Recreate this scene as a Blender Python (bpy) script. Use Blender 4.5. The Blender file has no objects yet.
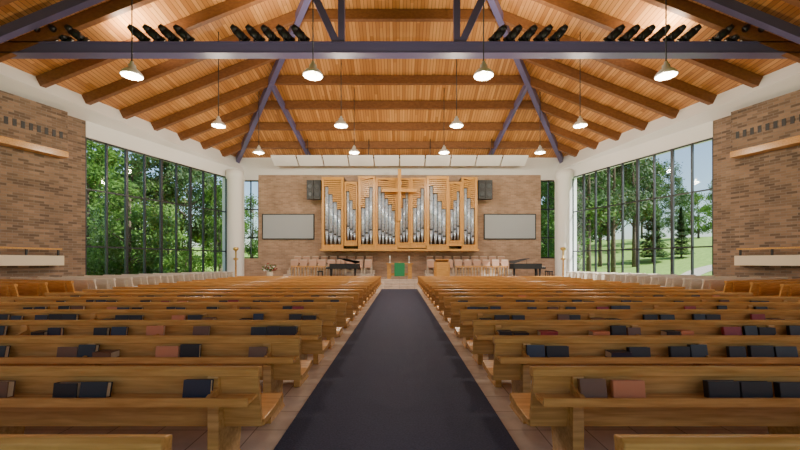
import bpy, bmesh, math, random
from mathutils import Vector, Matrix
random.seed(7)
ZOOM=1
D=bpy.data; SC=bpy.context.scene; COL=SC.collection

# ---------------------------------------------------------------- materials
def new_mat(name):
    m=D.materials.new(name); m.use_nodes=True
    nt=m.node_tree; b=nt.nodes['Principled BSDF']; return m,nt,b
def plain(name,c,r=.5,metal=0,emit=None,es=0):
    m,nt,b=new_mat(name)
    b.inputs['Base Color'].default_value=(*c,1); b.inputs['Roughness'].default_value=r
    b.inputs['Metallic'].default_value=metal
    if emit: b.inputs['Emission Color'].default_value=(*emit,1); b.inputs['Emission Strength'].default_value=es
    n=nt.nodes.new('ShaderNodeTexNoise'); n.inputs['Scale'].default_value=6
    tc=nt.nodes.new('ShaderNodeTexCoord'); nt.links.new(tc.outputs['Object'],n.inputs['Vector'])
    mr=nt.nodes.new('ShaderNodeMapRange'); mr.inputs['To Min'].default_value=max(0,r-.06); mr.inputs['To Max'].default_value=min(1,r+.06)
    nt.links.new(n.outputs['Fac'],mr.inputs['Value']); nt.links.new(mr.outputs['Result'],b.inputs['Roughness'])
    return m
def ramp(nt,fac,stops):
    r=nt.nodes.new('ShaderNodeValToRGB'); e=r.color_ramp.elements
    e[0].position=stops[0][0]; e[0].color=(*stops[0][1],1)
    e[1].position=stops[-1][0]; e[1].color=(*stops[-1][1],1)
    for p,c in stops[1:-1]:
        x=e.new(p); x.color=(*c,1)
    nt.links.new(fac,r.inputs['Fac']); return r.outputs['Color']
def wood(name,c1,c2,scale=(1,14,14),r=.35,coord='Object'):
    m,nt,b=new_mat(name)
    tc=nt.nodes.new('ShaderNodeTexCoord'); mp=nt.nodes.new('ShaderNodeMapping'); mp.inputs['Scale'].default_value=scale
    n=nt.nodes.new('ShaderNodeTexNoise'); n.inputs['Scale'].default_value=2.2; n.inputs['Detail'].default_value=5; n.inputs['Distortion'].default_value=.4
    nt.links.new(tc.outputs[coord],mp.inputs['Vector']); nt.links.new(mp.outputs['Vector'],n.inputs['Vector'])
    col=ramp(nt,n.outputs['Fac'],[(.3,c1),(.7,c2)])
    nt.links.new(col,b.inputs['Base Color']); b.inputs['Roughness'].default_value=r
    return m
def brick(name,c1,c2,mortar,bw=.34,rh=.105):
    m,nt,b=new_mat(name)
    tc=nt.nodes.new('ShaderNodeTexCoord'); t=nt.nodes.new('ShaderNodeTexBrick')
    t.inputs['Scale'].default_value=1; t.inputs['Brick Width'].default_value=bw; t.inputs['Row Height'].default_value=rh
    t.inputs['Mortar Size'].default_value=.010; t.inputs['Mortar Smooth'].default_value=.3; t.inputs['Bias'].default_value=-.1
    t.inputs['Color1'].default_value=(*c1,1); t.inputs['Color2'].default_value=(*c2,1); t.inputs['Mortar'].default_value=(*mortar,1)
    nt.links.new(tc.outputs['UV'],t.inputs['Vector'])
    n=nt.nodes.new('ShaderNodeTexNoise'); n.inputs['Scale'].default_value=1.2; n.inputs['Detail'].default_value=6
    nt.links.new(tc.outputs['UV'],n.inputs['Vector'])
    mx=nt.nodes.new('ShaderNodeMix'); mx.data_type='RGBA'; mx.blend_type='MULTIPLY'; mx.inputs[0].default_value=.6
    col=ramp(nt,n.outputs['Fac'],[(.3,(.65,.62,.6)),(.7,(1.15,1.12,1.1))])
    nt.links.new(t.outputs['Color'],mx.inputs[6]); nt.links.new(col,mx.inputs[7])
    nt.links.new(mx.outputs[2],b.inputs['Base Color']); b.inputs['Roughness'].default_value=.85
    bp=nt.nodes.new('ShaderNodeBump'); bp.inputs['Strength'].default_value=.5; bp.inputs['Distance'].default_value=.01; bp.invert=True
    nt.links.new(t.outputs['Fac'],bp.inputs['Height']); nt.links.new(bp.outputs['Normal'],b.inputs['Normal'])
    return m
def deck(name):
    m,nt,b=new_mat(name)
    tc=nt.nodes.new('ShaderNodeTexCoord'); sx=nt.nodes.new('ShaderNodeSeparateXYZ'); nt.links.new(tc.outputs['Object'],sx.inputs[0])
    def M(op,a,bv=None):
        n=nt.nodes.new('ShaderNodeMath'); n.operation=op
        if hasattr(a,'links'): nt.links.new(a,n.inputs[0])
        else: n.inputs[0].default_value=a
        if bv is not None:
            if hasattr(bv,'links'): nt.links.new(bv,n.inputs[1])
            else: n.inputs[1].default_value=bv
        return n.outputs[0]
    xs=M('MULTIPLY',sx.outputs['X'],1/.155); fl=M('FLOOR',xs); fr=M('FRACT',xs)
    off=M('MULTIPLY',fl,.37); ys=M('FLOOR',M('ADD',M('MULTIPLY',sx.outputs['Y'],.3),off))
    cb=nt.nodes.new('ShaderNodeCombineXYZ'); nt.links.new(fl,cb.inputs[0]); nt.links.new(ys,cb.inputs[1])
    wn=nt.nodes.new('ShaderNodeTexWhiteNoise'); nt.links.new(cb.outputs[0],wn.inputs['Vector'])
    col=ramp(nt,wn.outputs['Value'],[(0,(.38,.155,.042)),(.5,(.52,.235,.07)),(1,(.64,.32,.11))])
    gr=M('LESS_THAN',fr,.14)
    mx=nt.nodes.new('ShaderNodeMix'); mx.data_type='RGBA'; nt.links.new(M('MULTIPLY',gr,.8),mx.inputs[0])
    nt.links.new(col,mx.inputs[6]); mx.inputs[7].default_value=(.11,.045,.013,1)
    nt.links.new(mx.outputs[2],b.inputs['Base Color']); b.inputs['Roughness'].default_value=.42
    return m
def tile(name):
    m,nt,b=new_mat(name)
    tc=nt.nodes.new('ShaderNodeTexCoord'); t=nt.nodes.new('ShaderNodeTexBrick'); t.offset=0
    t.inputs['Scale'].default_value=1; t.inputs['Brick Width'].default_value=.45; t.inputs['Row Height'].default_value=.45
    t.inputs['Mortar Size'].default_value=.006
    t.inputs['Color1'].default_value=(.62,.50,.42,1); t.inputs['Color2'].default_value=(.74,.62,.53,1); t.inputs['Mortar'].default_value=(.35,.28,.23,1)
    nt.links.new(tc.outputs['UV'],t.inputs['Vector'])
    n=nt.nodes.new('ShaderNodeTexNoise'); n.inputs['Scale'].default_value=5; n.inputs['Detail'].default_value=5
    nt.links.new(tc.outputs['UV'],n.inputs['Vector'])
    mx=nt.nodes.new('ShaderNodeMix'); mx.data_type='RGBA'; mx.blend_type='MULTIPLY'; mx.inputs[0].default_value=.5
    nt.links.new(t.outputs['Color'],mx.inputs[6]); nt.links.new(ramp(nt,n.outputs['Fac'],[(.3,(.7,.7,.7)),(.7,(1.1,1.1,1.1))]),mx.inputs[7])
    nt.links.new(mx.outputs[2],b.inputs['Base Color']); b.inputs['Roughness'].default_value=.22
    return m
def noisy(name,c1,c2,scale,r=.9,bump=0):
    m,nt,b=new_mat(name)
    tc=nt.nodes.new('ShaderNodeTexCoord'); n=nt.nodes.new('ShaderNodeTexNoise'); n.inputs['Scale'].default_value=scale; n.inputs['Detail'].default_value=8
    nt.links.new(tc.outputs['Object'],n.inputs['Vector'])
    nt.links.new(ramp(nt,n.outputs['Fac'],[(.3,c1),(.7,c2)]),b.inputs['Base Color']); b.inputs['Roughness'].default_value=r
    if bump:
        bp=nt.nodes.new('ShaderNodeBump'); bp.inputs['Strength'].default_value=bump; bp.inputs['Distance'].default_value=.01
        nt.links.new(n.outputs['Fac'],bp.inputs['Height']); nt.links.new(bp.outputs['Normal'],b.inputs['Normal'])
    return m
def glassmat():
    m,nt,b=new_mat('window_glass')
    tr=nt.nodes.new('ShaderNodeBsdfTransparent'); tr.inputs[0].default_value=(.95,.98,.97,1)
    gl=nt.nodes.new('ShaderNodeBsdfGlossy'); gl.inputs['Roughness'].default_value=.02
    fr=nt.nodes.new('ShaderNodeFresnel'); fr.inputs[0].default_value=1.2
    mx=nt.nodes.new('ShaderNodeMixShader'); nt.links.new(fr.outputs[0],mx.inputs[0])
    nt.links.new(tr.outputs[0],mx.inputs[1]); nt.links.new(gl.outputs[0],mx.inputs[2])
    nt.links.new(mx.outputs[0],nt.nodes['Material Output'].inputs['Surface']); return m
def leafmat(name,c1,c2):
    m,nt,b=new_mat(name)
    tc=nt.nodes.new('ShaderNodeTexCoord'); n=nt.nodes.new('ShaderNodeTexNoise'); n.inputs['Scale'].default_value=1.3; n.inputs['Detail'].default_value=4
    nt.links.new(tc.outputs['Object'],n.inputs['Vector'])
    c=ramp(nt,n.outputs['Fac'],[(.3,c1),(.7,c2)])
    nt.links.new(c,b.inputs['Base Color']); b.inputs['Roughness'].default_value=.6
    t=nt.nodes.new('ShaderNodeBsdfTranslucent'); nt.links.new(c,t.inputs[0])
    mx=nt.nodes.new('ShaderNodeMixShader'); mx.inputs[0].default_value=.45
    nt.links.new(b.outputs[0],mx.inputs[1]); nt.links.new(t.outputs[0],mx.inputs[2])
    nt.links.new(mx.outputs[0],nt.nodes['Material Output'].inputs['Surface']); return m

M_pew=wood('oak_pew',(.48,.225,.058),(.70,.375,.115),(1.2,14,14),.22)
M_pew_s=wood('pale_oak_sunlit',(.66,.55,.43),(.80,.71,.60),(1.2,14,14),.4)  # sunlight on the side pews put into the wood colour; also chair frames
M_seat_sun=noisy('sunlit_pew_seat',(.66,.66,.70),(.80,.80,.84),9)  # seat colour whitened to stand in for sun on the side pews
M_org=wood('organ_oak',(.60,.28,.065),(.78,.41,.11),(14,14,1.5),.3)
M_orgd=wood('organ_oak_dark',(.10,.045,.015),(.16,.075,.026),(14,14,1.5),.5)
M_beam=wood('glulam_beam',(.15,.058,.02),(.23,.095,.033),(3,3,6),.45)
M_steel=plain('blue_painted_steel',(.10,.09,.20),.4)
M_deck=deck('cedar_decking')
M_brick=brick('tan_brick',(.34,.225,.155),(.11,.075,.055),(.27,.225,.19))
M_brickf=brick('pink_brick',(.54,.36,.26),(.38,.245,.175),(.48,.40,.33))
M_white=plain('white_plaster',(.86,.86,.87),.8)
M_cream=plain('cream_precast',(.80,.70,.55),.7)
M_tile=tile('slate_tile')
M_carpet=noisy('navy_carpet',(.026,.030,.064),(.048,.055,.108),60,.95,.5)
M_metal=plain('pipe_tin',(.60,.70,.86),.28,.4)
M_frame=plain('dark_window_frame',(.03,.034,.04),.4,.3)
M_black=plain('black_enamel',(.010,.010,.012),.45)
M_glass=glassmat()
M_screen=plain('projection_screen',(.44,.48,.54),.7)
M_lamp=plain('lamp_shade',(.70,.69,.66),.35,.2)
M_bulb=plain('lamp_bulb',(1,1,1),.4,0,(1,.84,.58),14)
M_green=plain('green_parament',(.02,.25,.10),.8)
M_red=plain('red_cover',(.30,.03,.03),.5)
M_brown=plain('brown_cover',(.16,.07,.03),.5)
M_navy=plain('navy_cover',(.010,.013,.03),.4)
M_orange=plain('orange_cover',(.58,.20,.08),.5)
M_paper=plain('book_pages',(.62,.48,.30),.8)
M_gold=plain('gilded_metal',(.75,.5,.15),.3,.9)
M_lawn=noisy('lawn_grass',(.16,.29,.045),(.28,.45,.08),2.5)
M_path=noisy('gravel_path',(.42,.38,.32),(.55,.50,.43),9)
M_bark=noisy('tree_bark',(.06,.045,.03),(.14,.10,.07),6)
M_leafA=leafmat('leaf_green',(.045,.12,.018),(.16,.30,.045))
M_leafB=leafmat('leaf_dark_green',(.022,.065,.016),(.08,.17,.04))
M_choir=plain('rose_upholstery',(.56,.34,.25),.8)

# ---------------------------------------------------------------- builder
class MB:
    def __init__(s): s.bm=bmesh.new(); s.mats=[]
    def mi(s,m):
        if m not in s.mats: s.mats.append(m)
        return s.mats.index(m)
    def poly(s,vs,faces,m,smooth=False):
        i=s.mi(m); V=[s.bm.verts.new(v) for v in vs]; out=[]
        for f in faces:
            try: F=s.bm.faces.new([V[k] for k in f])
            except ValueError: continue
            F.material_index=i; F.smooth=smooth; out.append(F)
        return V,out
    def hexa(s,b,t,m,bev=0):
        V,F=s.poly(list(b)+list(t),[(3,2,1,0),(4,5,6,7),(0,1,5,4),(1,2,6,5),(2,3,7,6),(3,0,4,7)],m)
        bmesh.ops.recalc_face_normals(s.bm,faces=F)
        if bev:
            E=list({e for f in F for e in f.edges})
            r=bmesh.ops.bevel(s.bm,geom=E,offset=bev,segments=2,affect='EDGES',profile=.6)
            for f in r['faces']: f.material_index=s.mi(m)
    def box(s,x0,x1,y0,y1,z0,z1,m,bev=0):
        x0,x1=min(x0,x1),max(x0,x1); y0,y1=min(y0,y1),max(y0,y1)
        s.hexa([(x0,y0,z0),(x1,y0,z0),(x1,y1,z0),(x0,y1,z0)],[(x0,y0,z1),(x1,y0,z1),(x1,y1,z1),(x0,y1,z1)],m,bev)
    def obox(s,c,size,R,m,bev=0):
        hx,hy,hz=[k/2 for k in size]; c=Vector(c)
        P=lambda x,y,z: tuple(c+R@Vector((x*hx,y*hy,z*hz)))
        s.hexa([P(-1,-1,-1),P(1,-1,-1),P(1,1,-1),P(-1,1,-1)],[P(-1,-1,1),P(1,-1,1),P(1,1,1),P(-1,1,1)],m,bev)
    def beam(s,p0,p1,w,h,m,up=(0,0,1)):
        p0=Vector(p0);p1=Vector(p1);d=(p1-p0);L=d.length;d.normalize()
        side=d.cross(Vector(up)).normalized(); u=side.cross(d)
        R=Matrix((d,side,u)).transposed()
        s.obox((p0+p1)/2,(L,w,h),R,m)
    def prism(s,pts,axis,a,b,m,bev=0):
        f={'x':lambda p,k:(k,p[0],p[1]),'y':lambda p,k:(p[0],k,p[1]),'z':lambda p,k:(p[0],p[1],k)}[axis]
        n=len(pts); vs=[f(p,a) for p in pts]+[f(p,b) for p in pts]
        fs=[tuple(range(n))[::-1],tuple(range(n,2*n))]+[(i,(i+1)%n,n+(i+1)%n,n+i) for i in range(n)]
        V,F=s.poly(vs,fs,m); bmesh.ops.recalc_face_normals(s.bm,faces=F)
        if bev:
            E=list({e for g in F for e in g.edges})
            r=bmesh.ops.bevel(s.bm,geom=E,offset=bev,segments=2,affect='EDGES',profile=.6)
            for g in r['faces']: g.material_index=s.mi(m)
    def tube(s,p0,p1,r0,r1,m,n=12,caps=True):
        p0=Vector(p0);p1=Vector(p1);d=(p1-p0).normalized()
        a=Vector((1,0,0)) if abs(d.x)<.9 else Vector((0,1,0)); u=d.cross(a).normalized(); v=d.cross(u)
        vs=[];
        for p,r in((p0,r0),(p1,r1)):
            for i in range(n):
                t=2*math.pi*i/n; vs.append(tuple(p+u*math.cos(t)*r+v*math.sin(t)*r))
        V,F=s.poly(vs,[(i,(i+1)%n,n+(i+1)%n,n+i) for i in range(n)],m,True)
        if caps:
            i=s.mi(m)
            for rng,rr in((V[:n],r0),(V[n:],r1)):
                if rr>1e-4:
                    g=s.bm.faces.new(rng); g.material_index=i; F.append(g)
        bmesh.ops.recalc_face_normals(s.bm,faces=F)
    def lathe(s,prof,c,m,n=20):
        vs=[];k=len(prof)
        for r,z in prof:
            for i in range(n):
                t=2*math.pi*i/n; vs.append((c[0]+r*math.cos(t),c[1]+r*math.sin(t),c[2]+z))
        fs=[(j*n+i,j*n+(i+1)%n,(j+1)*n+(i+1)%n,(j+1)*n+i) for j in range(k-1) for i in range(n)]
        s.poly(vs,fs,m,True)
    def mesh(s,name):
        uv=s.bm.loops.layers.uv.new('UVMap')
        for f in s.bm.faces:
            f.normal_update(); n=f.normal
            if abs(n.z)>.75: 
                for l in f.loops: l[uv].uv=(l.vert.co.x,l.vert.co.y)
            else:
                t=Vector((-n.y,n.x,0))
                if t.length<1e-5: t=Vector((1,0,0))
                t.normalize()
                for l in f.loops: l[uv].uv=(l.vert.co.dot(t),l.vert.co.z)
        me=D.meshes.new(name); s.bm.to_mesh(me); s.bm.free()
        for m in s.mats: me.materials.append(m)
        return me
    def obj(s,name,**k): return place(s.mesh(name),name,**k)
def place(me,name,loc=(0,0,0),rz=0,scale=(1,1,1)):
    o=D.objects.new(name,me); COL.objects.link(o); o.location=loc; o.rotation_euler=(0,0,rz); o.scale=scale; return o

# ---------------------------------------------------------------- room numbers
YB=26.5
def wallX(y): return 11.4+.34*(25-y)
def eaveX(y): return 11.36+.255*(26.5-y)
def roofS(x,y): return 8.9+.397*(eaveX(y)-abs(x))
def roofF(y): return 8.9+.38*(26.5-y)
YN=-4.0
mb=MB(); mb.poly([(-wallX(YN)-.5,YN,0),(wallX(YN)+.5,YN,0),(11.4,YB+.4,0),(-11.4,YB+.4,0),(-wallX(YN)-.5,YN,-.2),(wallX(YN)+.5,YN,-.2),(11.4,YB+.4,-.2),(-11.4,YB+.4,-.2)],
  [(0,1,2,3),(7,6,5,4),(0,4,5,1),(1,5,6,2),(2,6,7,3),(3,7,4,0)],M_tile); mb.obj('floor')
mb=MB(); mb.box(-1.04,1.04,YN+.5,22.2,0.001,.014,M_carpet); mb.obj('aisle_carpet')
Lw=math.hypot(2.72,8.0)
def sidebox(mb,s,u0,u1,n0,n1,z0,z1,m,bev=0):
    T=Vector((-s*2.72,8.0,0)).normalized(); N=Vector((s*8.0,2.72,0)).normalized(); O=Vector((s*14.12,17,0))
    P=lambda u,n,z: tuple(O+T*u+N*n+Vector((0,0,z)))
    mb.hexa([P(u0,n0,z0),P(u1,n0,z0),P(u1,n1,z0),P(u0,n1,z0)],[P(u0,n0,z1),P(u1,n0,z1),P(u1,n1,z1),P(u0,n1,z1)],m,bev)
for s,nm in((-1,'left'),(1,'right')):
    mb=MB()
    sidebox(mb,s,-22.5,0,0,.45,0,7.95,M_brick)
    sidebox(mb,s,0,Lw+1.6,-.04,.45,7.22,7.95,M_white)
    sidebox(mb,s,0,Lw,0,.3,0,.75,M_white)
    sidebox(mb,s,Lw,Lw+1.6,0,.4,0,7.22,M_white)
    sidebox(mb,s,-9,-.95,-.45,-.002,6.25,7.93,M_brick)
    sidebox(mb,s,-9,-.93,-.48,-.002,6.0,6.25,M_pew)
    for i in range(30): sidebox(mb,s,-1.25-i*.25,-1.13-i*.25,-.462,-.44,6.75,7.02,M_black)  # black blocks paint in the dark of recessed holes
    sidebox(mb,s,-9,-1.1,-.5,-.002,1.46,1.86,M_cream)
    mb.obj('wall_'+nm)
    mb=MB()
    for i in range(8): sidebox(mb,s,-1.3-i*1.05,-1.24-i*1.05,-.45,-.39,1.86,2.1,M_frame)
    sidebox(mb,s,-9,-1.15,-.47,-.37,2.1,2.17,M_pew)
    mb.obj('handrail' )
    mb=MB(); nb=9
    for i in range(nb+1):
        u=i*Lw/nb; w=.035 if i%2 else .06
        sidebox(mb,s,max(0,u-w),min(Lw,u+w),.01,.13,.75,7.22,M_frame)
    for z in(.80,2.3,4.9,7.19): sidebox(mb,s,0,Lw,.03,.10,z-.035,z+.035,M_frame)
    sidebox(mb,s,0,Lw,.06,.07,.78,7.2,M_glass)
    mb.obj('window_1' if s<0 else 'window_2')
    mb=MB(); pts=[]
    a=(s*wallX(YN),YN); b=(s*wallX(YB+.3),YB+.3); c=(s*eaveX(YB+.3),YB+.3); d=(s*eaveX(YN),YN)
    mb.hexa([(a[0],a[1],7.95),(b[0],b[1],7.95),(c[0],c[1],8.95),(d[0],d[1],8.95)],
            [(a[0]+s*.6,a[1],7.95),(b[0]+s*.6,b[1],7.95),(c[0]+s*.6,c[1],9.1),(d[0]+s*.6,d[1],9.1)],M_white)
    mb.obj('trim_1' if s<0 else 'trim_2')
for s in(-1,1):
    mb=MB(); mb.lathe([(.56,0),(.56,.25),(.48,.3),(.48,7.0),(.55,7.1),(.55,7.6),(0,7.6)],(s*10.85,24.9,0),M_white,32); mb.obj('column')
    mb=MB(); cx=s*10.35
    mb.lathe([(0,.0),(.17,.02),(.17,.06),(.05,.12),(.05,.55),(.16,.62),(.18,.75),(.0,.8)],(cx,23.9,1.75),M_gold,14)
    mb.lathe([(.0,0),(.22,0),(.22,.05),(.06,.1),(.05,1.70),(.14,1.75),(0,1.75)],(cx,23.9,0),M_pew,14)
    mb.obj('candle_stand')
mb=MB()
mb.box(-9.9,9.9,YB,YB+.35,0,7.7,M_brickf)
mb.box(-12.2,12.2,YB-.02,YB+.35,7.7,9.0,M_white)
for s in(-1,1):
    mb.box(s*9.9,s*11.05,YB,YB+.35,0,1.85,M_brickf); mb.box(s*9.9,s*11.05,YB,YB+.35,7.35,7.7,M_white)
    mb.box(s*11.05,s*12.2,YB,YB+.35,0,7.7,M_white)
mb.obj('wall_back')
for k,s in enumerate((-1,1)):
    mb=MB(); 
    for x in(9.93,10.48,11.02): mb.box(s*(x-.035),s*(x+.035),YB+.1,YB+.2,1.85,7.35,M_frame)
    for z in(1.9,3.3,5.3,7.3): mb.box(s*9.9,s*11.05,YB+.1,YB+.19,z-.04,z+.04,M_frame)
    mb.box(s*9.9,s*11.05,YB+.15,YB+.16,1.87,7.33,M_glass); mb.obj('window_%d'%(3+k))
mb=MB(); W=wallX(YN)
for i in range(9):
    x=-W+.5+i*(2*W-1)/8; mb.box(x-.35,x+.35,YN-.4,YN,0,8.95,M_brick)
mb.box(-W,W,YN-.4,YN,6.6,8.95,M_brick); mb.obj('wall_front')  # unseen wall behind the camera, gaps left open to let sky light in

# ---------------------------------------------------------------- ceiling
mb=MB(); yp=26.5-11.36/.7; P=(0,yp,roofF(yp)); yn=YN-.4
for s in(-1,1):
    mb.poly([(s*11.36,26.5,8.9),(s*eaveX(yn),yn,8.9),(0,yn,roofS(0,yn)),P],[(0,1,2,3)],M_deck)
mb.poly([(-11.36,26.5,8.9),(11.36,26.5,8.9),P],[(0,1,2)],M_deck)
mb.poly([(-eaveX(yn),yn,8.9),(eaveX(yn),yn,8.9),(0,yn,roofS(0,yn))],[(0,1,2)],M_deck)
mb.obj('ceiling')
mb=MB()
for i in range(1,19):
    y=26.5-i*1.65
    if y<-3: break
    xh=max(0,11.36-.7*(26.5-y))
    for s in(-1,1):
        xe=eaveX(y)-.05
        mb.beam((s*xe,y,roofS(xe,y)-.24),(s*xh,y,roofS(xh,y)-.24),.2,.42,M_beam)
    if xh>0: mb.beam((-xh,y,roofF(y)-.24),(xh,y,roofF(y)-.24),.2,.42,M_beam)
mb.obj('roof_beams')
mb=MB(); dn=.42
for s in(-1,1):
    mb.beam((s*11.36,26.4,8.9-dn+.1),(0,yp,P[2]-dn),.25,.38,M_steel)
    mb.beam((s*6.74,19.9,roofF(19.9)-dn),(s*6.1,26.4,8.9-dn+.1),.18,.32,M_steel)
    mb.beam((s*14.8,12.55,roofS(14.8,12.55)-.45),(s*.3,12.35,roofS(.3,12.35)-.45),.22,.32,M_steel)
    mb.beam((s*2.04,13.4,9.1),(s*2.04,13.4,13.7),.22,.22,M_steel,(0,1,0))
    mb.beam((s*2.1,13.4,9.1),(s*3.96,13.4,13.1),.24,.26,M_steel,(0,1,0))
mb.beam((-14.9,13.4,9.11),(14.9,13.4,9.11),.30,.34,M_steel)
mb.beam((-14.9,13.4,9.29),(14.9,13.4,9.29),.40,.04,M_steel)
mb.beam((-14.9,13.4,8.93),(14.9,13.4,8.93),.40,.04,M_steel)
mb.obj('roof_truss')
mb=MB()
for i in range(10):
    x=-8.3+i*1.66
    mb.obox((x+.83,24.6,8.2),(1.58,.9,.08),Matrix.Rotation(math.radians(-30),3,'X'),M_white,.01)
mb.tube((-8.3,24.6,8.38),(8.3,24.6,8.38),.05,.05,M_frame,8)
for x in(-6,-2,2,6): mb.tube((x,24.6,8.3),(x,24.6,roofF(24.6)-.02),.025,.025,M_frame,6)
mb.obj('acoustic_reflector')

# ---------------------------------------------------------------- pendants
mb=MB()
mb.lathe([(.0,.42),(.05,.42),(.06,.34),(.11,.31),(.12,.20),(.17,.17),(.25,.10),(.31,.02),(.32,-.03),(.30,-.05),(.27,.0),(.15,.12),(0,.14)],(0,0,0),M_lamp,24)
mb.lathe([(.0,.10),(.09,.06),(.12,-.02),(.08,-.10),(0,-.12)],(0,0,0),M_bulb,14)
pend=mb.mesh('pendant_lamp_head')
for y,z in((10.9,7.0),(16.1,7.43),(20.7,7.62)):
    for x in(-7.7,-2.48,2.44,7.7):
        e=D.objects.new('pendant_lamp',None); COL.objects.link(e); e.location=(x,y,z)
        h=D.objects.new('shade',pend); COL.objects.link(h); h.parent=e; h.scale=(.9,.9,.9)
        top=min(roofS(x,y),roofF(y))
        mb=MB(); mb.tube((0,0,.34),(0,0,top-z),.018,.018,M_frame,6)
        r=D.objects.new('rod',mb.mesh('rod')); COL.objects.link(r); r.parent=e
        l=D.lights.new('bulb_light','POINT'); l.energy=340; l.color=(1,.87,.68); l.shadow_soft_size=.15
        lo=D.objects.new('bulb_light',l); COL.objects.link(lo); lo.parent=e; lo.location=(0,0,-.3)
mb=MB()
mb.box(-.04,.04,-.04,.04,0,.10,M_black); mb.box(-.17,.17,-.025,.025,.07,.10,M_black)
for x in(-.165,.165): mb.box(x-.012,x+.012,-.03,.03,.08,.36,M_black)
mb.tube((0,.16,.20),(0,-.18,.42),.145,.145,M_black,16); mb.tube((0,-.18,.42),(0,-.34,.525),.145,.08,M_black,16)
mb.tube((0,.16,.20),(0,.24,.148),.165,.165,M_black,16); mb.tube((0,.24,.148),(0,.245,.145),.13,.13,M_lamp,14)
spot=mb.mesh('stage_spotlight')
px=[47,63,79,141,156,171,186,242,257,272,287,302]
xs=[(p-400)*13.4/378 for p in px]+[-(p-400)*13.4/378 for p in px]+[-(p-400)*13.4/378 for p in (126,111)]
for x in xs:
    place(spot,'stage_spotlight',(x,13.4,9.315),math.radians(-48 if x<0 else 48))
for x in(-9.9,-4.5,4.5,9.9):
    l=D.lights.new('uplight','SPOT'); l.energy=850; l.color=(1,.85,.64); l.spot_size=math.radians(150); l.spot_blend=1; l.shadow_soft_size=.3
    o=D.objects.new('uplight',l); COL.objects.link(o); o.location=(x,14.0,9.7); o.rotation_euler=(math.radians(180-15),0,0)

# ---------------------------------------------------------------- pews
RZ=.665
def pew_mesh(L,sg,m=M_pew,seat=None,rack=True):
    mb=MB(); X=lambda a:(sg*a)
    def pr(pts,a,b,mm,bev=0): mb.prism(pts,'x',min(X(a),X(b)),max(X(a),X(b)),mm,bev)
    pr([(-.045,.79),(.02,.775),(.03,.845),(-.03,.86),(-.055,.84)],0,L,m,.008)
    pr([(.05,.40),(.085,.40),(.005,.80),(-.03,.80)],.015,L-.015,m)
    pr([(.06,.40),(.06,.45),(.30,.455),(.50,.49),(.53,.47),(.52,.42),(.3,.405)],-.0,L,seat or m,.006)
    n=max(2,int(round((L-.6)/2.0))+1)
    for i in range(n):
        a=.28+i*(L-.64)/(n-1)
        pr([(-.055,0),(-.055,.79),(-.02,.80),(.06,.42),(.36,.41),(.30,.12),(.42,.0)],a,a+.08,m,.005)
    if rack:
        pr([(-.185,RZ-.02),(-.185,RZ),(-.02,RZ),(-.02,RZ-.02)],.02,L-.02,m)
        pr([(-.20,RZ-.03),(-.20,RZ+.028),(-.183,RZ+.028),(-.183,RZ-.03)],.02,L-.02,m)
        for i in range(n):
            a=.28+i*(L-.64)/(n-1); pr([(-.195,RZ-.03),(-.195,RZ+.02),(-.04,RZ+.06),(-.04,RZ-.09)],a,a+.03,m)
    return mb.mesh('pew')
LP=7.6
pR=pew_mesh(LP,1); pL=pew_mesh(LP,-1)
rows=[1.63+1.08*i for i in range(18)]
books=MB()
def book(x,y,z,w,h,t,m,tilt=0,flat=False):
    if flat:
        t=t*1.4
        books.box(x,x+w,y-.17,y-.05,z,z+.006,m); books.box(x+.004,x+w-.004,y-.167,y-.054,z+.006,z+t,M_paper); books.box(x,x+w,y-.17,y-.05,z+t,z+t+.006,m); books.box(x,x+w,y-.174,y-.168,z,z+t+.006,m)
    else:
        R=Matrix.Rotation(tilt,3,'X'); c=Vector((x+w/2,y-.11,z+h/2+.004))
        books.obox(c+R@Vector((0,-t/2,0)),(w,.006,h),R,m); books.obox(c+R@Vector((0,t/2,0)),(w,.006,h),R,m)
        books.obox(c,(w-.012,t-.006,h-.01),R,M_paper); books.obox(c+R@Vector((-w/2,0,0)),(.006,t,h),R,m)
rb=random.Random(5)
for r,y in enumerate(rows):
    for s,me in((1,pR),(-1,pL)):
        place(me,'pew',(s*.965,y,0))
        x=.30
        while x<LP-.8:
            for j in range(rb.choice([1,2,2,3])):
                w=rb.uniform(.15,.22); mm=rb.choice([M_black]*7+[M_navy]*2+[M_red,M_orange,M_brown,M_brown])
                x0=s*(.965+x) if s>0 else -(.965+x+w)
                book(x0,y,RZ+.002,w,rb.uniform(.095,.13),rb.uniform(.03,.05),mm,rb.uniform(-.22,-.08),rb.random()<.25)
                x+=w+rb.choice([.008,.02,.05])
            x+=rb.uniform(.12,.5)
books.obj('hymnals')
PH=.18
for s in(-1,1):
    mb=MB(); pts=[(s*9.7,8.6),(s*(wallX(8.6)-.02),8.6),(s*(wallX(23.4)-.02),23.4),(s*9.7,23.4)]
    mb.prism(pts,'z',.0,PH,M_tile); mb.obj('side_platform')
    a=math.radians(20)
    for i in range(17):
        y0=8.9+i*.84; x0=9.85
        L=1.0
        while L<4.6:
            xx=x0+math.cos(a)*(L+.35); yy=y0+math.sin(a)*(L+.35)+.3
            if xx>wallX(yy)-.65 or yy>23.2: break
            L+=.1
        if L<1.0: continue
        me=pew_mesh(L,s,M_pew_s if i>3 else M_pew,M_seat_sun if i>3 else None,False)  # farther rows get the paler copies, with sunlight in their colour
        place(me,'side_pew',(s*x0,y0,PH),s*a)

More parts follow.
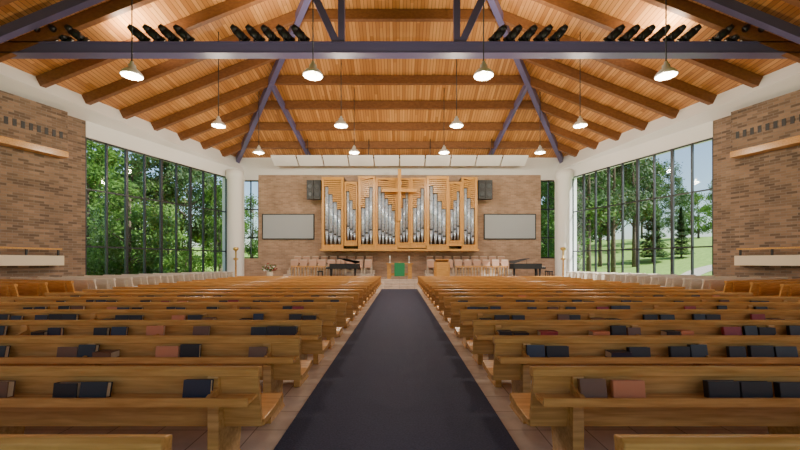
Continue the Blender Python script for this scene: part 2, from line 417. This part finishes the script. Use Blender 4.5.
# ---------------------------------------------------------------- chancel
mb=MB()
mb.box(-9.3,9.3,22.6,YB-.01,0,.18,M_tile); mb.box(-9.2,9.2,22.95,YB-.01,.18,.36,M_tile); mb.box(-9.1,9.1,23.3,YB-.01,.36,.55,M_tile)
for s in(-1,1):
    mb.box(s*1.7,s*7.6,24.7,YB-.01,.55,.80,M_tile); mb.box(s*1.7,s*7.6,25.5,YB-.01,.80,1.05,M_tile)
mb.obj('chancel_platform')
mb=MB()
mb.box(-.22,.22,-.2,.22,.42,.47,M_choir,.01)
mb.prism([(-.24,.50),(-.20,.48),(-.26,.92),(-.30,.92)],'x',-.22,.22,M_choir)
for x in(-.21,.21):
    mb.box(x-.018,x+.018,.17,.21,0,.42,M_pew_s); mb.prism([(-.22,0),(-.18,0),(-.2,.45),(-.27,.95),(-.31,.95),(-.24,.45)],'x',x-.018,x+.018,M_pew_s)
mb.box(-.22,.22,-.31,-.27,.90,.96,M_pew_s); ch=mb.mesh('choir_chair')
for s in(-1,1):
    for i in range(9):
        place(ch,'choir_chair',(s*(2.1+i*.62),25.1,.80),math.pi); place(ch,'choir_chair',(s*(2.1+i*.62),25.95,1.05),math.pi)
mb=MB()
mb.box(-.85,.85,23.45,24.05,1.45,1.53,M_pew,.01)
for x in(-.65,.65): mb.box(x-.12,x+.12,23.55,23.95,.55,1.45,M_pew,.01)
mb.box(-.65,.65,23.72,23.78,.75,.9,M_pew)
mb.box(-.32,.32,23.42,23.445,.72,1.535,M_green); mb.box(-.32,.32,23.42,24.08,1.531,1.54,M_green)
mb.obj('altar_table')
mb=MB(); mb.box(-.05,.05,23.72,23.78,1.541,1.6,M_gold)
for x in(-.6,.6): mb.lathe([(0,0),(.07,0),(.07,.02),(.02,.05),(.02,.2),(.03,.21),(.03,.45),(0,.46)],(x,23.75,1.541),M_white,10)
mb.obj('altar_candles')
mb=MB(); mb.prism([(2.3,23.35),(3.0,23.35),(3.15,23.6),(3.0,23.85),(2.3,23.85),(2.15,23.6)],'z',.55,1.6,M_pew); mb.obox((2.65,23.6,1.68),(.8,.55,.05),Matrix.Rotation(math.radians(-15),3,'X'),M_pew,.01)
mb.obj('lectern')
for s in(-1,1):
    mb=MB(); mb.box(s*3.6,s*7.0,24.38,24.46,1.28,1.35,M_pew)
    for i in range(18): mb.box(s*(3.65+i*.195)-.02,s*(3.65+i*.195)+.02,24.40,24.44,.55,1.28,M_pew)
    mb.box(s*3.6,s*7.0,24.39,24.45,.62,.68,M_pew); mb.obj('choir_rail')
def piano(name,loc,rz,sx=1):
    mb=MB(); out=[(-.75,-.1),(.75,-.1),(.75,.35)]
    for t in range(1,9):
        k=t/8; out.append((.75-.75*k+.08*math.sin(k*math.pi*2),.35+1.35*k**.8))
    out+=[(-.2,1.8),(-.55,1.8),(-.75,1.55)]
    mb.prism(out,'z',.62,.95,M_black)
    mb.box(-.75,.75,-.32,-.1,.62,.74,M_black); mb.box(-.66,.66,-.31,-.12,.74,.755,M_white)
    for i in range(20): 
        if i%7 not in(2,6): mb.box(-.62+i*.063,-.59+i*.063,-.23,-.12,.755,.765,M_black)
    lid=[(x,y) for x,y in out if y>.3]
    R=Matrix.Rotation(math.radians(-12),3,'Y')
    vs=[];piv=Vector((-.75,0,.96))
    for x,y in lid: vs.append(tuple(piv+R@Vector((x+.75,y,0))))
    for x,y in lid: vs.append(tuple(piv+R@Vector((x+.75,y,.025))))
    n=len(lid); mb.poly(vs,[tuple(range(n))[::-1],tuple(range(n,2*n))]+[(i,(i+1)%n,n+(i+1)%n,n+i) for i in range(n)],M_black)
    mb.tube((.4,.6,.95),(.35,.6,1.19),.012,.012,M_black,6)
    for x,y in((-.62,.0),(.62,.0),(-.4,1.5)): mb.tube((x,y,.62),(x,y,.05),.07,.045,M_black,10); mb.tube((x,y,.05),(x,y,0),.05,.05,M_gold,8)
    mb.box(-.08,.08,0.02,.06,.12,.62,M_black)
    mb.box(-.35,.35,-.85,-.5,.42,.5,M_black,.02)
    for x in(-.3,.3):
        for y in(-.8,-.55): mb.box(x-.025,x+.025,y-.025,y+.025,0,.42,M_black)
    mb.obj(name,loc=loc,rz=rz,scale=(sx,1,1))
piano('grand_piano',(8.75,23.95,.55),math.radians(82))
piano('grand_piano',(-4.3,23.8,.55),math.radians(-82),.62)
mb=MB(); mb.lathe([(0,0),(.14,0),(.2,.3),(.16,.45),(0,.45)],(-8.2,23.9,.55),M_cream,14)
for i in range(90):
    d=Vector((random.gauss(0,1),random.gauss(0,1),abs(random.gauss(0,1)))).normalized()*random.uniform(.2,.5)
    c=Vector((-8.2,23.9,1.05))+d; R=Matrix.Rotation(random.uniform(0,6),3,d)
    mb.obox(c,(.12,.07,.02),R,random.choice([M_leafA,M_leafA,M_red,M_white]))
    if i%6==0: mb.tube((-8.2,23.9,.9),c,.006,.006,M_leafA,4,False)
mb.obj('flower_arrangement')

# ---------------------------------------------------------------- organ
k=25.4/378
def PX(p): return (p-400)*k
def PZ(p): return 1.6+(262-p)*k
mb=MB()
yf=25.45
def tower(p0,p1,top,bot,dirn,fr=.16,yo=0,npipes=6,lo=.50,hi=.92):
    x0,x1=PX(p0),PX(p1); zt,zb=PZ(top),PZ(bot); y=yf-yo
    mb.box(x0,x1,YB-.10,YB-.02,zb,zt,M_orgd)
    for x in(x0,x1-fr): mb.box(x,x+fr,y,YB-.02,zb,zt,M_org)
    mb.box(x0,x1,y-.04,YB-.02,zb,zb+.30,M_org); mb.box(x0,x1,y-.03,YB-.02,zt-.13,zt,M_org)
    mb.box(x0,x1,y-.08,y,zb+.28,zb+.36,M_org)
    w=(x1-x0-2*fr)
    for i in range(npipes):
        cx=x0+fr+w*(i+.5)/npipes; r=w/npipes*.48
        f=(i+.5)/npipes; f=f if dirn>0 else 1-f
        H=zt-zb
        z0=zb+.4; zm=z0+.35+ f*.6
        ztop=zb+H*(lo+(hi-lo)*f) 
        mb.tube((cx,y+.2,z0),(cx,y+.2,zm),r*.3,r,M_metal,12)
        mb.tube((cx,y+.2,zm),(cx,y+.2,ztop),r,r,M_metal,12)
        mb.box(cx-r*.6,cx+r*.6,y+.2-r-.006,y+.2-r*.8,zm+.05,zm+.13,M_black)
        z=ztop+.06
        while z<zt-.18:
            mb.box(cx-w/npipes*.5,cx+w/npipes*.5,y+.03,y+.2,z,z+.085,M_org); z+=.13
tower(322,344,177,250,-1,.16,0,4)
tower(345,358,182,246,-1,.1,.1,3)
tower(359,376,177,250,1,.16,.25,3)
tower(376,398,178,250,-1,.14,.12,5)
tower(398,411,178,248,1,.14,0,3)
tower(411,427,178,248,1,.14,.12,3)
tower(427,449,177,250,-1,.16,.25,4)
tower(449,462,182,246,1,.1,.1,3)
tower(462,478,177,250,-1,.16,0,3)
mb.box(PX(321),PX(479),yf-.3,YB-.02,PZ(251),PZ(249),M_org)
mb.obj('pipe_organ')
mb=MB(); yc=yf-.55
mb.box(-.11,.11,yc-.1,yc+.1,PZ(222),PZ(171),M_org,.02); mb.box(-1.15,1.15,yc-.08,yc+.12,PZ(193.5),PZ(190),M_org,.02)
mb.box(-.07,.07,yc,yf-.1,PZ(186),PZ(184),M_frame); mb.box(-.07,.07,yc,yf-.1,PZ(214),PZ(212),M_frame)
mb.obj('cross')
for s in(-1,1):
    x0,x1=(PX(263),PX(315)) if s<0 else (PX(484),PX(536))
    mb=MB(); sc=YB/25.4
    x0*=sc;x1*=sc; z0=1.6+(262-239.5)*YB/378; z1=1.6+(262-214)*YB/378
    mb.box(x0,x1,YB-.10,YB-.005,z0,z1,M_frame,.01); mb.box(x0+.07,x1-.07,YB-.115,YB-.09,z0+.07,z1-.07,M_screen)
    mb.obj('projection_screen')
    mb=MB(); a,b=(PX(307),PX(321)) if s<0 else (PX(479),PX(493))
    for i,xx in enumerate((a,(a+b)/2+.01)):
        w=(b-a)/2-.01
        mb.box(xx,xx+w,25.4,25.85,PZ(199),PZ(180),M_black)
        for zc in(PZ(194),PZ(186)): mb.tube((xx+w/2,25.4,zc),(xx+w/2,25.385,zc),.17,.15,M_frame,16)
    mb.box(a,b,25.8,YB-.005,PZ(191),PZ(189),M_frame); mb.obj('loudspeaker')

# ---------------------------------------------------------------- outside
def gz(x,y):
    r=math.hypot(x,y-10)
    t=max(0,min(1,(r-24)/60)); t=t*t*(3-2*t)
    return -.25+t*(6.5 if x>0 else 5)
mb=MB(); n=60; vs=[];
for j in range(n+1):
    for i in range(n+1):
        x=-110+220*i/n; y=-70+230*j/n; vs.append((x,y,gz(x,y)))
mb.poly(vs,[(j*(n+1)+i,j*(n+1)+i+1,(j+1)*(n+1)+i+1,(j+1)*(n+1)+i) for j in range(n) for i in range(n)],M_lawn,True)
mb.obj('ground')
mb=MB(); vs=[]
for i in range(40):
    t=i/39; x=20+46*t; y=27+22*t+5*math.sin(t*7)
    for d in(-1.0,1.0): vs.append((x,y+d,gz(x,y+d)+.08))
mb.poly(vs,[(2*i,2*i+1,2*i+3,2*i+2) for i in range(39)],M_path,True); mb.obj('footpath')
def tree_mesh(seed,H,R,base,lm,ncl=46,nl=120,ls=.32):
    rd=random.Random(seed); mb=MB()
    mb.tube((0,0,-.6),(0,0,base+1),.24,.17,M_bark,8); mb.tube((0,0,base+1),(rd.uniform(-.3,.3),0,H*.9),.17,.04,M_bark,8)
    vs=[];fs=[]
    for c in range(ncl):
        f=rd.random(); z=base+(H-base)*f; rr=R*math.sqrt(max(.05,1-(2*f-.85)**2/1.4))*rd.uniform(.35,1); t=rd.uniform(0,6.28)
        C=Vector((rr*math.cos(t),rr*math.sin(t),z))
        if c%3==0: mb.tube((0,0,max(base*.7,z-1.6)),tuple(C),.07,.02,M_bark,5,False)
        cr=rd.uniform(.8,1.4)
        for i in range(nl):
            d=Vector((rd.gauss(0,1),rd.gauss(0,1),rd.gauss(0,.7))); d=d.normalized()*cr*rd.uniform(.3,1); p=C+d
            a=Vector((rd.gauss(0,1),rd.gauss(0,1),rd.gauss(0,1))).normalized(); b=a.orthogonal().normalized(); s=ls*rd.uniform(.6,1.2)
            q=len(vs); vs+=[tuple(p-a*s*.6),tuple(p+b*s*.3),tuple(p+a*s*.6),tuple(p-b*s*.3)]; fs.append((q,q+1,q+2,q+3))
    mb.poly(vs,fs,lm); return mb.mesh('tree')
def conifer_mesh(seed,H):
    rd=random.Random(seed); mb=MB(); mb.tube((0,0,-.6),(0,0,H),.2,.03,M_bark,8); vs=[];fs=[]
    for i in range(6500):
        f=rd.random()**1.3; z=1.0+(H-1)*f; R=(1-f)*2.3*(.75+.25*math.sin(z*5)); rr=R*math.sqrt(rd.uniform(.15,1)); t=rd.uniform(0,6.28)
        p=Vector((rr*math.cos(t),rr*math.sin(t),z-rr*.25)); a=Vector((math.cos(t),math.sin(t),-.4)); b=Vector((-math.sin(t),math.cos(t),rd.uniform(-.5,.5))); s=.4
        q=len(vs); vs+=[tuple(p-a*s*.5),tuple(p+b*s*.18),tuple(p+a*s*.5),tuple(p-b*s*.18)]; fs.append((q,q+1,q+2,q+3))
    mb.poly(vs,fs,M_leafB); return mb.mesh('conifer')
TA=tree_mesh(1,12,3.6,2.2,M_leafA); TB=tree_mesh(2,10,3.2,1.5,M_leafA,42); TC=tree_mesh(3,14,4,3,M_leafB,52); CF=conifer_mesh(4,11)
TP=tree_mesh(6,15,2.8,5.5,M_leafB,40)
SH=tree_mesh(5,3.2,2.2,.3,M_leafA,16,120,.25)
rd=random.Random(11)
def T(me,nm,x,y,sc=1): place(me,nm,(x,y,gz(x,y)-.05),rd.uniform(0,6),(sc,sc,sc*rd.uniform(.9,1.1)))
for y0,step in((27,.105),(38,.08),(52,.07)):
    r=.40
    while r<1.0:
        y=y0+rd.uniform(-2,2); x=-(r+rd.uniform(-.015,.015))*y
        if -x>wallX(min(y,25))+5.5: T(rd.choice([TA,TB,TC,TA]),'deciduous_tree',x,y,rd.uniform(.75,1.05))
        r+=step
for i in range(14):
    y=rd.uniform(24,36); r=rd.uniform(.5,1.0); x=-r*y
    if -x>wallX(min(y,25))+4: T(SH,'shrub',x,y,rd.uniform(.6,1.0))
for r,y,me,nm,sc in((.50,32,TP,'deciduous_tree',.9),(.565,35,TP,'deciduous_tree',.95),(.47,40,TC,'deciduous_tree',1),(.53,44,TC,'deciduous_tree',1),
    (.62,42,TP,'deciduous_tree',.95),(.44,32,TA,'deciduous_tree',.9),(.68,54,TC,'deciduous_tree',.9),(.72,60,TC,'deciduous_tree',.75),
    (.67,44,CF,'conifer_tree',.85),(.59,58,TC,'deciduous_tree',1.1),(.79,62,TB,'deciduous_tree',.8),(.50,60,TC,'deciduous_tree',1),
    (.745,45,CF,'conifer_tree',.6),(.86,66,TA,'deciduous_tree',.8),(.40,38,TB,'deciduous_tree',1),(.39,48,TC,'deciduous_tree',1),(.42,54,TA,'deciduous_tree',1.1),(.64,74,TC,'deciduous_tree',1.0),(.55,70,TC,'deciduous_tree',1.1),(.74,82,TC,'deciduous_tree',.7),(.92,72,TC,'deciduous_tree',.8)):
    T(me,nm,r*y,y,sc)

# ---------------------------------------------------------------- sky, sun, camera
w=D.worlds.new('World'); SC.world=w; w.use_nodes=True; nt=w.node_tree
sky=nt.nodes.new('ShaderNodeTexSky'); sky.sky_type='NISHITA'; sky.sun_disc=False; sky.sun_elevation=math.radians(45); sky.sun_rotation=math.radians(120)
bg=nt.nodes['Background']; nt.links.new(sky.outputs[0],bg.inputs[0]); bg.inputs[1].default_value=.27
sl=D.lights.new('sun','SUN'); sl.energy=12; sl.angle=.01; sl.color=(1,.96,.88)
so=D.objects.new('sun',sl); COL.objects.link(so); so.rotation_euler=Vector((-.75,.22,-.66)).to_track_quat('-Z','Y').to_euler()
cam=D.cameras.new('camera'); co=D.objects.new('camera',cam); COL.objects.link(co); SC.camera=co
co.location=(.03,0,1.6); co.rotation_euler=(math.radians(90),0,0); cam.sensor_width=36; cam.lens=378/800*36*ZOOM; cam.shift_y=(37/800 if ZOOM==1 else .111*378*ZOOM/800); cam.clip_end=500
